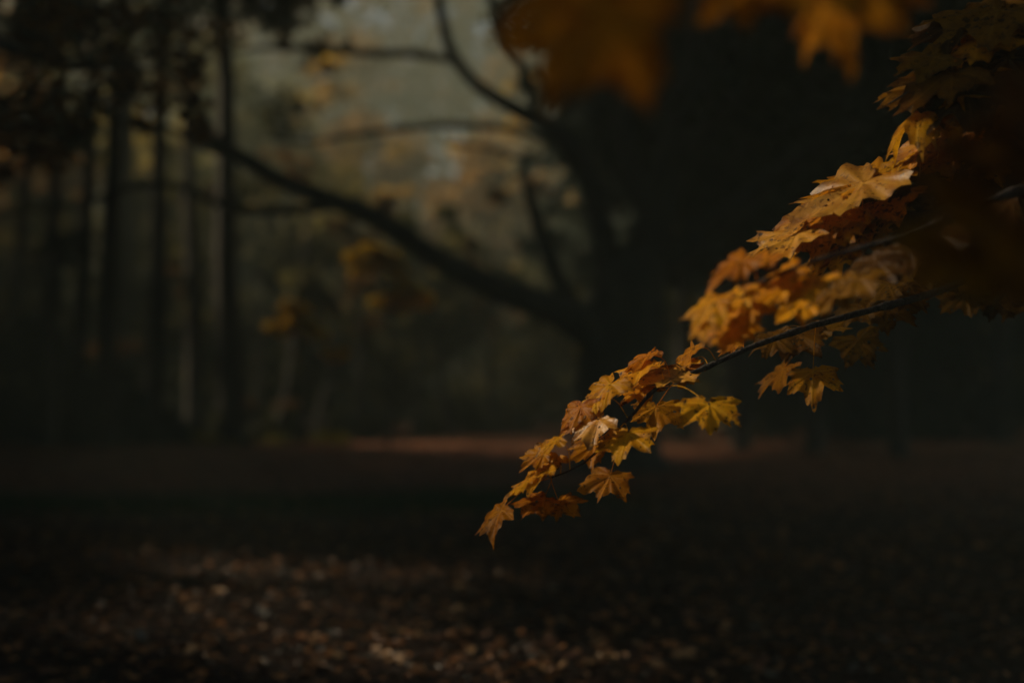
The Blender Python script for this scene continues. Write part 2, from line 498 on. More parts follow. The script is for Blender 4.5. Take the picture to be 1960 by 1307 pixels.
b_low, path_low = branch([(1055, 914, 3.42, .0016), (1110, 892, 3.42, .0024), (1160, 848, 3.43, .0034), (1210, 792, 3.45, .0042),
                          (1262, 738, 3.47, .0052), (1340, 705, 3.52, .0062), (1440, 664, 3.6, .0072), (1560, 620, 3.7, .0082),
                          (1680, 592, 3.8, .0095), (1800, 555, 3.95, .011), (1960, 480, 4.15, .014), (2150, 380, 4.35, .02),
                          (Vector((2.6, 4.75, 2.15)), .03), (Vector((3.25, 4.9, 2.1)), .05)],
                         'lowest branch, reaching down to the left over the ground')
b_up, path_up = branch([(1650, 372, 3.45, .0022), (1712, 356, 3.46, .003), (1790, 338, 3.5, .0045), (1900, 290, 3.6, .006),
                        (2060, 190, 3.8, .010), (Vector((2.4, 4.6, 2.9)), .02), (Vector((3.4, 4.95, 2.7)), .04)],
                       'middle branch carrying the brightly lit leaves')
b_top, path_top = branch([(1700, 200, 3.3, .002), (1790, 145, 3.32, .003), (1900, 80, 3.4, .005), (2060, -20, 3.6, .009),
                          (Vector((2.3, 4.5, 3.5)), .018), (Vector((3.42, 5.0, 3.2)), .04)],
                         'upper branch with dim brown leaves')
b_mid, path_mid = branch([(1330, 655, 2.8, .0012), (1375, 600, 2.78, .002), (1450, 545, 2.76, .003), (1560, 500, 2.75, .004),
                          (1700, 455, 2.8, .005), (1900, 380, 2.95, .008), (2150, 280, 3.3, .012), (Vector((2.5, 4.5, 2.6)), .02), (Vector((3.35, 4.95, 2.45)), .04)],
                         'nearer branch with soft out of focus golden leaves')
b_near, path_near = branch([(1850, 430, 1.51, .001), (1870, 390, 1.50, .0014), (1900, 330, 1.5, .002), (2050, 180, 1.52, .003),
                            (2300, 20, 1.8, .005), (Vector((1.5, 2.6, 2.4)), .010), (Vector((2.4, 3.9, 2.9)), .02), (Vector((3.4, 4.95, 3.0)), .04)],
                           'closest branch, a dark brown blur')

SH, OLG, G, RU, OL, BR = 'leaf_sheen', 'leaf_rust', 'leaf_gold', 'leaf_rust', 'leaf_shaded_olive', 'leaf_shaded_brown'
def put(parent, twig, rows):
    for r_ in rows:
        jx, jy, d, Rp, th, c, ph, mt = r_[:8]
        kw = r_[8] if len(r_) > 8 else {}
        o = add_leaf(parent, jx, jy, d, Rp, th, c, ph, mt, twig=twig, scale=1.0 if Rp > 110 else 1.14, **kw)
        # parents of the leaves sit at the maple's origin offset
        o.matrix_parent_inverse = Matrix.Identity(4)

# junction x, y, depth, lobe length px, long-axis angle, edge-on ratio, lobe direction, material
put(b_low, path_low, [
    # tip of the branch
    (960, 975, 3.42, 66, 43, .30, 180, OLG), (1040, 956, 3.42, 64, 12, .36, 215, RU), (1070, 962, 3.44, 50, 14, .45, 300, RU),
    (1012, 916, 3.42, 50, 34, .12, 182, G, dict(fold=.05)), (1046, 900, 3.41, 74, 39, .13, 180, G, dict(fold=.16, droop=.02)),
    (1040, 868, 3.45, 52, 26, .45, 190, RU), (1066, 842, 3.42, 50, 30, .20, 180, G), (1062, 880, 3.47, 46, 40, .3, 200, RU),
    # the sharp pair of leaves
    (1146, 803, 3.44, 74, 33, .36, 187, SH, dict(fold=.16)), (1203, 830, 3.40, 74, 20, .42, 242, G, dict(fold=.2, droop=.1)),
    # behind and above
    (1140, 848, 3.55, 62, 18, .5, 205, RU), (1112, 778, 3.5, 54, 44, .5, 215, RU), (1098, 800, 3.52, 46, 50, .5, 235, RU),
    (1168, 735, 3.5, 74, 38, .36, 190, G), (1140, 762, 3.5, 54, 42, .34, 200, G), (1236, 697, 3.52, 72, 31, .22, 184, G, dict(droop=.04)),
    (1243, 678, 3.56, 66, 28, .10, 184, RU, dict(fold=.2)), (1296, 716, 3.5, 82, 12, .22, 184, SH, dict(fold=.06, droop=.03)),
    (1232, 742, 3.56, 56, 18, .35, 210, RU), (1262, 704, 3.6, 60, 18, .2, 190, RU), (1306, 725, 3.55, 40, 26, .34, 355, G),
    (1322, 672, 3.62, 60, 50, .14, 184, RU), (1316, 692, 3.6, 50, 28, .16, 188, G), (1310, 712, 3.58, 42, 28, .2, 5, RU),
    # hanging leaves facing the camera
    (1256, 778, 3.74, 64, 8, .62, 258, RU), (1356, 772, 3.28, 76, 6, .58, 262, G, dict(droop=.2)),
    (1168, 910, 3.78, 66, 18, .62, 236, RU, dict(droop=.15)),
    # right part, slightly out of focus
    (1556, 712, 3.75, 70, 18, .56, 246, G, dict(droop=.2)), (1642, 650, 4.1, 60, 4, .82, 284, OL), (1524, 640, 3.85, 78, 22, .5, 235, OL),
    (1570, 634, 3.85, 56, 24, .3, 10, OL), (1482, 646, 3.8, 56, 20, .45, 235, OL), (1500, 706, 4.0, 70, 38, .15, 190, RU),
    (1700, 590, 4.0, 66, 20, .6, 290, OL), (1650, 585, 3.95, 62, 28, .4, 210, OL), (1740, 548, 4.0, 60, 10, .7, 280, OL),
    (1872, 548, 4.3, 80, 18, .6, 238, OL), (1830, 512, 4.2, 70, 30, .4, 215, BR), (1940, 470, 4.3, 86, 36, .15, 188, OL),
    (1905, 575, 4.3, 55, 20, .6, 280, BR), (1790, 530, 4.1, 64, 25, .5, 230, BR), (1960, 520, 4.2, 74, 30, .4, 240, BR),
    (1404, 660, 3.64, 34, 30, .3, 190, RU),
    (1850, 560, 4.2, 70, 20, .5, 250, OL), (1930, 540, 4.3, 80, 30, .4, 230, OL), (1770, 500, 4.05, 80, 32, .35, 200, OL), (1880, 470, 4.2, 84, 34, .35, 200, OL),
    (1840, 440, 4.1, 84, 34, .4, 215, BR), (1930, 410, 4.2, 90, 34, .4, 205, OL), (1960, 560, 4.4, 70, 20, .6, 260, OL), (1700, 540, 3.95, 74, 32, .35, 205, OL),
])
put(b_up, path_up, [
    (1652, 350, 3.43, 178, 28, .30, 186, SH, dict(fold=.05, droop=.02)), (1672, 334, 3.5, 158, 19, .26, 183, G, dict(fold=.06, droop=.04)),
    (1578, 412, 3.46, 136, 30, .40, 190, RU), (1524, 446, 3.42, 122, 24, .30, 186, SH, dict(fold=.08, droop=.03)), (1600, 430, 3.45, 118, 36, .38, 212, G),
    (1640, 446, 3.48, 128, 38, .28, 198, RU), (1668, 412, 3.5, 136, 38, .30, 196, OL), (1604, 474, 3.47, 96, 40, .32, 194, G),
    (1700, 380, 3.48, 120, 34, .34, 200, RU),
    (1790, 260, 3.45, 100, 35, .24, 184, SH, dict(fold=.05, droop=.02)), (1722, 308, 3.47, 84, 36, .24, 190, G), (1700, 346, 3.42, 44, 20, .4, 190, SH),
    (1740, 338, 3.5, 120, 30, .45, 214, BR), (1700, 398, 3.52, 110, 26, .4, 218, BR), (1800, 318, 3.5, 110, 35, .4, 210, BR),
    (1740, 420, 3.55, 110, 30, .5, 225, BR), (1800, 390, 3.55, 110, 30, .5, 215, BR),
    (1800, 240, 3.5, 74, 36, .16, 190, OL), (1748, 296, 3.46, 64, 38, .16, 190, SH),
])
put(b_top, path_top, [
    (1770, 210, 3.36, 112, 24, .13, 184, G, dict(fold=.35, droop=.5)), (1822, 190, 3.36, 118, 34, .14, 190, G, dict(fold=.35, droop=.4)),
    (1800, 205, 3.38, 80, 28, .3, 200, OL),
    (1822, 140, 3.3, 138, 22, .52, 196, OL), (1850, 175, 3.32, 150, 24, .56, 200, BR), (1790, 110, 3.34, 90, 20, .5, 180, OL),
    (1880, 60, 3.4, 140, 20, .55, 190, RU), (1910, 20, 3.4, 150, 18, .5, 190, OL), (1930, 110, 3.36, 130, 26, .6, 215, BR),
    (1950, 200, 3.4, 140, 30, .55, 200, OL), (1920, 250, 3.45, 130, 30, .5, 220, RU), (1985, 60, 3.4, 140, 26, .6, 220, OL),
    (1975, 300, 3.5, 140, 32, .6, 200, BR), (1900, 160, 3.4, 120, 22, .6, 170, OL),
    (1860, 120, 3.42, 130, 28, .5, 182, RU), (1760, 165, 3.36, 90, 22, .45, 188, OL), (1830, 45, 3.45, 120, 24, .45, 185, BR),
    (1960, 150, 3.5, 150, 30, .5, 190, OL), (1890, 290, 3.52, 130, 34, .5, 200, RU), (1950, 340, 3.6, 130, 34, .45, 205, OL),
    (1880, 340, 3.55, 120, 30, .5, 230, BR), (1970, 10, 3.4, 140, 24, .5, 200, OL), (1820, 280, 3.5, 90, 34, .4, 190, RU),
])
put(b_mid, path_mid, [
    (1420, 498, 2.72, 79, 30, 0.37, 190, RU), (1470, 492, 2.74, 60, 26, 0.30, 200, RU), (1368, 575, 2.74, 75, 38, 0.37, 200, G),
    (1352, 610, 2.72, 56, 50, 0.44, 220, G), (1420, 560, 2.76, 72, 42, 0.33, 210, G), (1402, 600, 2.8, 77, 44, 0.30, 220, G),
    (1444, 588, 2.82, 65, 46, 0.37, 235, G), (1500, 550, 2.78, 72, 22, 0.55, 255, G), (1470, 560, 2.8, 56, 30, 0.37, 200, G),
    (1560, 540, 2.74, 82, 34, 0.16, 192, G), (1600, 560, 2.8, 68, 30, 0.37, 220, OL), (1540, 580, 2.85, 68, 20, 0.44, 250, G),
    (1392, 640, 2.82, 46, 30, 0.52, 280, G), (1420, 635, 2.85, 39, 30, 0.52, 280, G), (1520, 515, 2.75, 68, 30, 0.37, 180, RU),
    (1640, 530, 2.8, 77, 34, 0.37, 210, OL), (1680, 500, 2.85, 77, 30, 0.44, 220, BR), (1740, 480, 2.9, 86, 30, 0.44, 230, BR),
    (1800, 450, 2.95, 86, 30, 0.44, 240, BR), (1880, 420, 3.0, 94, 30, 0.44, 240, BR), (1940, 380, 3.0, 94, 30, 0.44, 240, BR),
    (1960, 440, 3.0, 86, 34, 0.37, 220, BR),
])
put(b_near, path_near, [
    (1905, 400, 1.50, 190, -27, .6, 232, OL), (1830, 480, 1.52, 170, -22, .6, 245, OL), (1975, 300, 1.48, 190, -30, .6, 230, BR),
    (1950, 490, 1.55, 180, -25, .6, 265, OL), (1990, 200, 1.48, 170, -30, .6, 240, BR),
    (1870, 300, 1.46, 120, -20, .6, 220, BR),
])

# dense crown above and to the right, outside the picture but shading it
def leaf_cloud(centres, radii, n_per, size, squash=0.7, seed=0, tone=(0, 1), flat=0.5):
    """Many leaf-sized quads spread through clumps. Returns verts, faces, tones."""
    g = np.random.default_rng(seed)
    C = np.repeat(np.asarray(centres, float), n_per, 0)
    Rr = np.repeat(np.asarray(radii, float), n_per)
    n = len(C)
    d = g.normal(size=(n, 3)); d /= np.linalg.norm(d, axis=1)[:, None]
    rad = Rr * g.random(n) ** 0.45
    P = C + d * rad[:, None] * np.array([1, 1, squash])
    nrm = g.normal(size=(n, 3)); nrm[:, 2] += flat * 2; nrm /= np.linalg.norm(nrm, axis=1)[:, None]
    t = np.cross(nrm, g.normal(size=(n, 3))); t /= np.linalg.norm(t, axis=1)[:, None] + 1e-9
    b = np.cross(nrm, t)
    s = size * g.uniform(0.6, 1.3, n)[:, None]
    q = [P + t * s, P + b * s * .62, P - t * s * .9, P - b * s * .62]
    V = np.stack(q, 1).reshape(-1, 3)
    F = np.arange(n * 4, dtype=np.int32).reshape(n, 4)
    base = g.uniform(tone[0], tone[1], len(centres))
    T = np.clip(np.repeat(base, n_per) + g.normal(0, .16, n), 0, 1)
    return V, F, np.repeat(T, 4)

def shade_crown():
    g = np.random.default_rng(5)
    cs, rs = [], []
    while len(cs) < 150:
        p = np.array([g.uniform(-.8, 7), g.uniform(-1, 10), g.uniform(2.6, 9)])
        e = ((p[0] - 3.6) / 4.2) ** 2 + ((p[1] - 4.6) / 5) ** 2 + ((p[2] - 5.6) / 3.6) ** 2
        if e > 1: continue
        # stay clear of the picture's cone
        if p[1] > 0.3 and abs(p[0]) < .36 * p[1] + 1.1 and (p[2] - 1.4) < .27 * p[1] + 1.0: continue
        if in_shaft(p, .6): continue
        cs.append(p); rs.append(g.uniform(.5, .85))
    V, F, T = leaf_cloud(cs, rs, 150, .085, .6, 6, (.1, .6))
    return V, F, T
V, F, T = shade_crown()
cr = mchild('crown', V, F, M['crown_redbrown'], smooth=False, attrs={'tone': T})

def shading_spray(parent, twig, n, xr, yr, dr, tr, seed, ymax, size=(100, 150)):  # unseen leaves added above the frame to shade the branches below
    r_ = random.Random(seed)
    k = 0
    while k < n:
        p = px(r_.uniform(*xr), r_.uniform(*yr), r_.uniform(*dr)) + sdir * r_.uniform(*tr)
        d = (p - Vector((0, 0, CAM_H)))
        v = CAMR.transposed() @ d
        dep = -v.z
        X_, Y_ = 980 + v.x / dep * 2722.2, 653.5 - v.y / dep * 2722.2
        if Y_ > ymax: continue
        add_leaf(parent, X_, Y_, dep, r_.uniform(*size) * 3.4 / dep, r_.uniform(-20, 60), r_.uniform(.4, .9), r_.uniform(150, 300), 'leaf_shaded_brown' if r_.random() < .5 else 'leaf_rust', twig=twig)
        k += 1
shading_spray(b_top, path_top, 24, (1720, 1980), (20, 330), (3.25, 3.45), (.45, 1.0), 5, -190)

# fix parents: leaves are children of branches, which sit at -maple.location under maple
# (branch local space equals world space, so leaf matrices hold as they are)

# ------------------------------------------------------------------ leaves hanging into the top of the view, close to the lens
top_branch = empty('maple_branch', (0.2, 1.0, 2.2))
tag(top_branch, 'blurred orange maple leaves hanging from a twig above the top edge', 'branch')
top_branch.location = (0, 0, 0)
tw = smooth_path([(px(1120, -60, 1.52), .0016), (px(1300, -110, 1.56), .002), (px(1500, -130, 1.70), .0026), (px(1750, -190, 1.85), .004),
                  (Vector((.9, 2.0, 2.6)), .008), (Vector((1.3, 1.2, 3.2)), .016), (Vector((1.6, -1.0, 3.4)), .03)], 6)
V, F = tube(tw, 6)
mesh_obj('twig', V, F, M['twig'], top_branch)
add_leaf(top_branch, 1148, 8, 1.50, 240, 0, .92, 248, RU, twig=tw, droop=.12, label='large leaf with two hanging lobes')
add_leaf(top_branch, 1200, -40, 1.54, 150, 0, .8, 330, RU, twig=tw, droop=.2)
add_leaf(top_branch, 1502, -52, 1.75, 205, 0, .55, 268, RU, twig=tw, droop=.15)
add_leaf(top_branch, 1612, -48, 1.80, 212, 90, .50, 180, RU, twig=tw, droop=.15)
add_leaf(top_branch, 1432, -30, 1.72, 128, 10, .7, 255, RU, twig=tw, droop=.2)
add_leaf(top_branch, 1660, -40, 1.84, 140, 0, .7, 300, RU, twig=tw, droop=.2)
shading_spray(b_near, path_near, 14, (1740, 1990), (250, 520), (1.46, 1.55), (.45, .9), 8, -150, (70, 110))

# ------------------------------------------------------------------ the big old tree with sweeping limbs
BT = 20.0
bt_base = gpx(1172, 900)
bt = empty('old_tree', (bt_base.x, bt_base.y, 0))
BT = bt_base.y
tag(bt, 'huge dark tree whose long limbs sweep left across the clearing', 'tree')
def btpart(name, V, F, mat, **k):
    o = mesh_obj(name, V, F, mat, bt, **k)
    o.location = -bt.location
    return o
def P(x, y, dd=0.0): return px(x, y, BT + dd)
S = BT / 2722.2
def limb(rows, wob=.05, sides=9):
    return tube(smooth_path([(P(x, y, dd), r_ * S * (0.5 if r_ > 120 else 0.42)) for x, y, dd, r_ in rows], 6), sides, wob)
trunk = limb([(1185, 925, 0, 290), (1182, 880, 0, 180), (1180, 800, 0, 150), (1180, 720, 0, 155), (1190, 640, 0, 165), (1208, 560, 0, 135)], .04, 16)
btpart('trunk', *trunk, M['bark'])
# low sweeping limb
chunks = [limb([(1190, 680, 0, 130), (1130, 632, -.3, 96), (1060, 592, -.6, 72), (960, 556, -1, 58), (870, 515, -1.2, 54), (800, 472, -1.4, 50),
                (720, 418, -1.5, 46), (640, 385, -1.6, 42), (560, 356, -1.8, 38), (480, 312, -2, 34), (410, 268, -2.2, 26), (385, 215, -2.2, 16)])]
chunks.append(limb([(650, 392, -1.6, 22), (560, 402, -1.5, 22), (480, 402, -1.5, 20), (400, 384, -1.4, 18), (340, 355, -1.4, 15), (250, 360, -1.4, 12), (120, 395, -1.4, 10), (0, 410, -1.4, 8)]))
chunks.append(limb([(470, 306, -2, 20), (390, 280, -1.9, 17), (320, 245, -1.8, 13), (240, 235, -1.7, 9), (150, 200, -1.7, 6)]))
o = btpart('limb', *join(chunks), M['bark']); o['label'] = 'lowest limb, sweeping far to the left'
# upper left arch
chunks = [limb([(1195, 600, 0, 120), (1165, 500, .3, 72), (1150, 420, .6, 60), (1115, 320, .9, 54), (1060, 250, 1.1, 46), (980, 205, 1.3, 36),
                (910, 160, 1.5, 30), (865, 100, 1.6, 28), (845, 30, 1.8, 26), (835, -60, 2, 22)])]
chunks.append(limb([(880, 120, 1.5, 18), (800, 105, 1.6, 22), (700, 102, 1.7, 20), (600, 96, 1.8, 18), (520, 90, 1.9, 15), (430, 105, 2, 8)]))
chunks.append(limb([(1090, 290, 1, 22), (1000, 250, 1.2, 18), (880, 240, 1.4, 18), (780, 245, 1.6, 16), (680, 258, 1.8, 14), (580, 272, 2, 10), (500, 262, 2.1, 7)]))
chunks.append(limb([(1070, 275, 1, 14), (1020, 310, 1.1, 12), (940, 285, 1.2, 10), (860, 275, 1.3, 8)]))
chunks.append(limb([(1030, 225, 1.2, 22), (1000, 130, 1.3, 26), (960, 60, 1.4, 26), (930, -40, 1.5, 22)]))
chunks.append(limb([(960, 60, 1.4, 16), (990, 20, 1.4, 12), (1040, -60, 1.4, 10)]))
o = btpart('limb', *join(chunks), M['bark']); o['label'] = 'arching limb rising left and then upward'
# thin arch between
o = btpart('limb', *join([limb([(1120, 640, 0, 60), (1070, 540, .2, 44), (1040, 460, .4, 36), (1015, 380, .6, 26), (1000, 300, .8, 16)])]), M['bark'])
# right fork
chunks = [limb([(1200, 590, 0, 150), (1235, 480, .2, 110), (1275, 340, .4, 88), (1315, 200, .6, 76), (1335, 80, .8, 66), (1340, -120, 1.0, 52)])]
chunks.append(limb([(1250, 440, .2, 66), (1200, 300, .5, 50), (1190, 180, .8, 44), (1210, 60, 1.0, 36), (1230, -80, 1.2, 30)]))
chunks.append(limb([(1290, 330, .4, 58), (1380, 210, .1, 48), (1470, 110, 0, 42), (1540, -20, 0, 34)]))
chunks.append(limb([(1245, 520, .2, 80), (1370, 430, 0, 60), (1500, 330, -.3, 50), (1640, 240, -.6, 42), (1820, 120, -.8, 32)]))
o = btpart('limb', *join(chunks), M['bark']); o['label'] = 'thick forked limb rising to the right'
# crown: dark and high over the right, extended unseen leftward to shade the clearing
g = np.random.default_rng(11)
cs, rs = [], []
while len(cs) < 420:
    p = np.array([g.uniform(-9, 14), g.uniform(BT - 12, BT + 8), g.uniform(3.2, 16)])
    e = ((p[0] - 2.5) / 11) ** 2 + ((p[1] - BT + 2) / 10) ** 2 + ((p[2] - 9.5) / 6.5) ** 2
    if e > 1: continue
    fx = 980 + p[0] / p[1] * 2722
    fy = 720 - (p[2] - 1.4) / p[1] * 2722
    if fy > -60 and fx < 1420: continue
    if in_shaft(p, .9): continue
    cs.append(p); rs.append(g.uniform(.6, 1.1))
V, F, T = leaf_cloud(cs, rs, 130, .13, .7, 12, (.1, .7))
btpart('crown', V, F, M['crown_dark'], smooth=False, attrs={'tone': T})

def add_shade_tree(x, y, h, rad, z0, seed, label, mat='crown_redbrown', n_cl=120):  # tree added to block the sun, crown kept out of view
    root = empty('shade_tree', (x, y, 0))
    tag(root, label, 'tree')
    V, F = tube(smooth_path([(Vector((0, 0, -.1)), .45), (Vector((0, 0, .6)), .33), (Vector((.1, 0, h * .5)), .25), (Vector((0, .1, h * .95)), .06)], 5), 12, .03)
    mesh_obj('trunk', V, F, M['bark'], root)
    g = np.random.default_rng(seed); cs, rs, ch = [], [], []
    k = 0
    if z0 < 1: n_cl = 330
    while len(cs) < n_cl and k < 6000:
        k += 1
        d = g.normal(size=3); d /= np.linalg.norm(d); d *= g.random() ** .33
        p = np.array([d[0] * rad, d[1] * rad, (z0 + h) / 2 + d[2] * (h - z0) / 2])
        w = p + np.array([x, y, 0])
        if w[1] > 0.5 and abs(w[0]) < .38 * w[1] + 1 and (w[2] - 1.4) < .272 * w[1] + 1.1: continue
        if in_shaft(w, .6): continue
        cs.append(p); rs.append(g.uniform(.7, 1.15))
        if len(cs) % 14 == 0:
            ch.append(tube(smooth_path([(Vector((0, 0, max(2, p[2] - 2.5))), .12), (Vector(p) * .6 + Vector((0, 0, p[2] * .38)), .07), (Vector(p), .02)], 3), 5))
    V, F = join(ch); mesh_obj('limb', V, F, M['bark'], root)
    V, F, T = leaf_cloud(cs, rs, 120, .25, .7, seed, (.1, .6))
    mesh_obj('crown', V, F, M[mat], root, False, {'tone': T})
add_shade_tree(-8.5, 19.5, 16, 6.5, 6.5, 801, 'unseen tree added beyond the left edge to shade the clearing')
add_shade_tree(-7.0, 8.5, 14, 5.5, 5.0, 802, 'unseen tree added for shade beside the camera on the left')
add_shade_tree(-14.5, 3, 17, 6, .8, 811, 'unseen tree added for shade far to the left, level with the camera')
add_shade_tree(-15, 13, 18, 6.2, .8, 812, 'unseen tree added for shade far to the left, beside the near clearing')
add_shade_tree(-16, 22.5, 18, 6.2, .8, 813, 'unseen tree added for shade far to the left, beside the far clearing')
add_shade_tree(-19, 31, 13, 6.4, .8, 814, 'unseen tree added for shade at the left of the wood edge')
add_shade_tree(-11, 28, 19, 6.5, 8, 803, 'unseen tree added for shade at the left corner of the wood edge')
add_shade_tree(-9.3, 33.5, 19, 4.6, 10.6, 806, 'tree added at the wood edge, its unseen high crown shading the ground to the right')
add_shade_tree(10, 12.5, 15, 6.0, 4.0, 804, 'unseen tree added beyond the right edge to shade the clearing')

# ------------------------------------------------------------------ generic tree of the wood
def wood_tree(name, x, y, h, dia, crown_z0, crown_r, mat, seed, label, group=None, n_cl=22, n_per=55, leaf=.16, lean=0.0, bark='bark_far', tone=(.1, .8), limbs=6):
    r_ = random.Random(seed)
    root = empty(name, (x, y, 0))
    tag(root, label, 'tree', group)
    lx, ly = r_.uniform(-1, 1) * .02 * h + lean, r_.uniform(-1, 1) * .02 * h
    tp = [(Vector((0, 0, -.15)), dia * .72), (Vector((0, 0, .35)), dia * .54)]
    for k in range(1, 6):
        f = k / 5
        tp.append((Vector((lx * f + r_.uniform(-.08, .08), ly * f, h * .92 * f)), dia * .5 * (1 - .82 * f)))
    ch = [tube(smooth_path(tp, 3), 9, .03)]
    g = np.random.default_rng(seed)
    cs, rs = [], []
    for i in range(n_cl):
        a = g.uniform(0, 6.283); f = g.random()
        z = crown_z0 + (h - crown_z0) * f
        rad = crown_r * (0.35 + 0.65 * math.sin(math.pi * min(.95, .15 + .8 * f))) * g.random() ** .5
        c = np.array([lx * z / h + math.cos(a) * rad, ly * z / h + math.sin(a) * rad, z])
        if in_shaft(c + np.array([x, y, 0]), 1.0): continue
        cs.append(c); rs.append(crown_r * g.uniform(.18, .36))
        if i < limbs:
            s0 = Vector((lx * z / h * .8, ly * z / h * .8, max(1.5, z - rad * .8)))
            e0 = Vector(c)
            mid = (s0 + e0) * .5 + Vector((0, 0, .15 * rad))
            ch.append(tube(smooth_path([(s0, dia * .13), (mid, dia * .08), (e0, dia * .03)], 3), 5, .05))
    V, F = join(ch)
    mesh_obj('trunk', V, F, M[bark], root)
    V, F, T = leaf_cloud(cs, rs, n_per, leaf, .6, seed + 1, tone)
    mesh_obj('crown', V, F, M[mat], root, False, {'tone': T})
    return root

# trunks that stand at the wood's edge on the left: x pixel, base y pixel, width px
edge = [(18, 846, 26, 'first'), (70, 850, 22, 'second'), (143, 852, 34, 'third'), (208, 854, 44, 'fourth'), (290, 850, 42, 'fifth'),
        (372, 846, 34, 'sixth'), (446, 850, 52, 'seventh'), (534, 844, 26, 'eighth'), (610, 842, 20, 'ninth'), (700, 840, 34, 'tenth'),
        (800, 836, 18, 'eleventh'), (865, 834, 26, 'twelfth'), (948, 832, 22, 'thirteenth')]
for i, (x, y, w, o_) in enumerate(edge):
    g_ = gpx(x, y)
    d_ = w * g_.y / 2722.2
    wood_tree('tree', g_.x, g_.y, random.uniform(15, 20) if x < 480 else random.uniform(4.2, 5.8), d_ * (1 if x < 480 else .8), random.uniform(4.9, 5.8) if x < 480 else 2.4, random.uniform(2.6, 3.4) if x < 480 else 1.3,
              'crown_olive' if i % 3 else 'crown_rust', 300 + i,
              '%s trunk from the left in the dark row along the wood edge' % o_, 'trunks along the wood edge',
              n_cl=50 if x < 480 else 9, n_per=60 if x < 480 else 40, leaf=.16, lean=(-.5 if x == 446 else random.uniform(-.9, .9)), tone=(.0, .5))

for i, (x, y, w, lab) in enumerate([(-70, 858, 40, 'black leafy tree added to darken the left edge of the view'), (95, 856, 30, 'dark leafy tree added to darken the gap between the two leftmost bushes')]):  # trees added to deepen the darkness at the left edge
    g_ = gpx(x, y)
    wood_tree('tree', g_.x, g_.y, 15, w * g_.y / 2722.2, 1.8 if i == 0 else 4.6, 2.3 if i == 0 else 1.9, 'crown_dark', 360 + i, lab, None, n_cl=60, n_per=60, leaf=.15, lean=0, tone=(.0, .4))
for x, y, w, lab in [(1420, 864, 34, 'dense dark tree added for shade just behind the huge tree on its right side'),  # trees added to darken this side and shade the ground at right
                     (1560, 868, 34, 'dense dark tree added for shade right of the huge tree, nearer than the wood edge'), (1720, 874, 34, 'dense dark tree added for shade near the right side of the clearing')]:
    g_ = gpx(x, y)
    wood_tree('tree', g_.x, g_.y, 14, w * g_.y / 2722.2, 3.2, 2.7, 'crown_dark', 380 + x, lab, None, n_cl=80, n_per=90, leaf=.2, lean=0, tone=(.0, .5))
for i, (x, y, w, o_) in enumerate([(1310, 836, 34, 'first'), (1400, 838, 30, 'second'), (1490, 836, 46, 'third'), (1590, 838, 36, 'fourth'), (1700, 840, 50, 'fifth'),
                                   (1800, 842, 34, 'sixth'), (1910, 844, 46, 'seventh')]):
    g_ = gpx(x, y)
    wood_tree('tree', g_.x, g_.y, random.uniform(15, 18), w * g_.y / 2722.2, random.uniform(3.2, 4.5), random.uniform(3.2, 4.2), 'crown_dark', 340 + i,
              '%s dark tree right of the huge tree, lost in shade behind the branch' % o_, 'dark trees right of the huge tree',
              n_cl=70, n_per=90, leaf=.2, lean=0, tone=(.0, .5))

# trees deeper in the wood, fading into the haze
g = random.Random(21)
deep = []
tries = 0
while len(deep) < 78 and tries < 6000:
    tries += 1
    y = g.uniform(36, 88); x = g.uniform(-.46, .46) * y
    if y < 48 and -.17 < x / y < .035: continue
    if all((x - a) ** 2 + (y - b) ** 2 > 8 for a, b in deep): deep.append((x, y))
for i, (x, y) in enumerate(deep):
    kind = g.choice(['crown_rust', 'crown_rust', 'crown_olive', 'crown_rust', 'crown_yellow'])
    if x / y > .04: kind = g.choice(['crown_dark', 'crown_dark', 'crown_olive'])
    if x / y < -.16 and i % 3: kind = 'crown_olive'
    words = {'crown_rust': 'rust brown', 'crown_olive': 'dull olive', 'crown_yellow': 'yellowish', 'crown_dark': 'dark green'}[kind]
    side = 'left of the huge dark tree' if x / y < .08 else 'right of the huge dark tree'
    wood_tree('tree', x, y, 1.4 + y * g.uniform(.15, .27), g.uniform(.22, .55), g.uniform(3.0, 5.0), g.uniform(2.4, 4.2), kind, 500 + i,
              'hazy %s tree deep in the wood %s' % (words, side), 'hazy %s trees %s' % (words, side),
              n_cl=26, n_per=52, leaf=.26, tone=(.2, 1.0) if kind != 'crown_yellow' else (.0, .4), limbs=3)

# small bright yellow trees just inside the wood
def sapling(x, y, label, blobs, mat='crown_yellow', depth=32.0, n=260, leaf=.075, tone=(.4, 1.0)):
    """A young tree: slim stem and sprays of leaves at given pixels (x, y, radius px)."""
    b0 = px(x, 720, depth); b0.z = 0
    root = empty('sapling', b0)
    tag(root, label, 'sapling')
    cs, rs, ch = [], [], []
    top = max((px(bx, by, depth).z for bx, by, br in blobs))
    ch.append(tube(smooth_path([(Vector((0, 0, -.05)), .05), (Vector((.05, 0, top * .5)), .035), (Vector((0, 0, top)), .012)], 4), 6))
    for bx, by, br in blobs:
        c = px(bx, by, depth) - b0
        ch.append(tube(smooth_path([(Vector((0, 0, max(.3, c.z - abs(c.x) * .6 - .3))), .018), (c * .5 + Vector((0, 0, c.z * .45)), .012), (c, .006)], 3), 4))
        for k in range(7):
            q = np.array(c) + rng.normal(0, 1, 3) * np.array([.5, .4, .22]) * br * depth / 2722
            cs.append(q); rs.append(br * depth / 2722 * random.uniform(.25, .5))
    V, F = join(ch); mesh_obj('stem', V, F, M['bark_far'], root)
    V, F, T = leaf_cloud(cs, rs, n // 7, leaf, .7, int(x), tone, flat=1)
    mesh_obj('foliage', V, F, M[mat], root, False, {'tone': T})
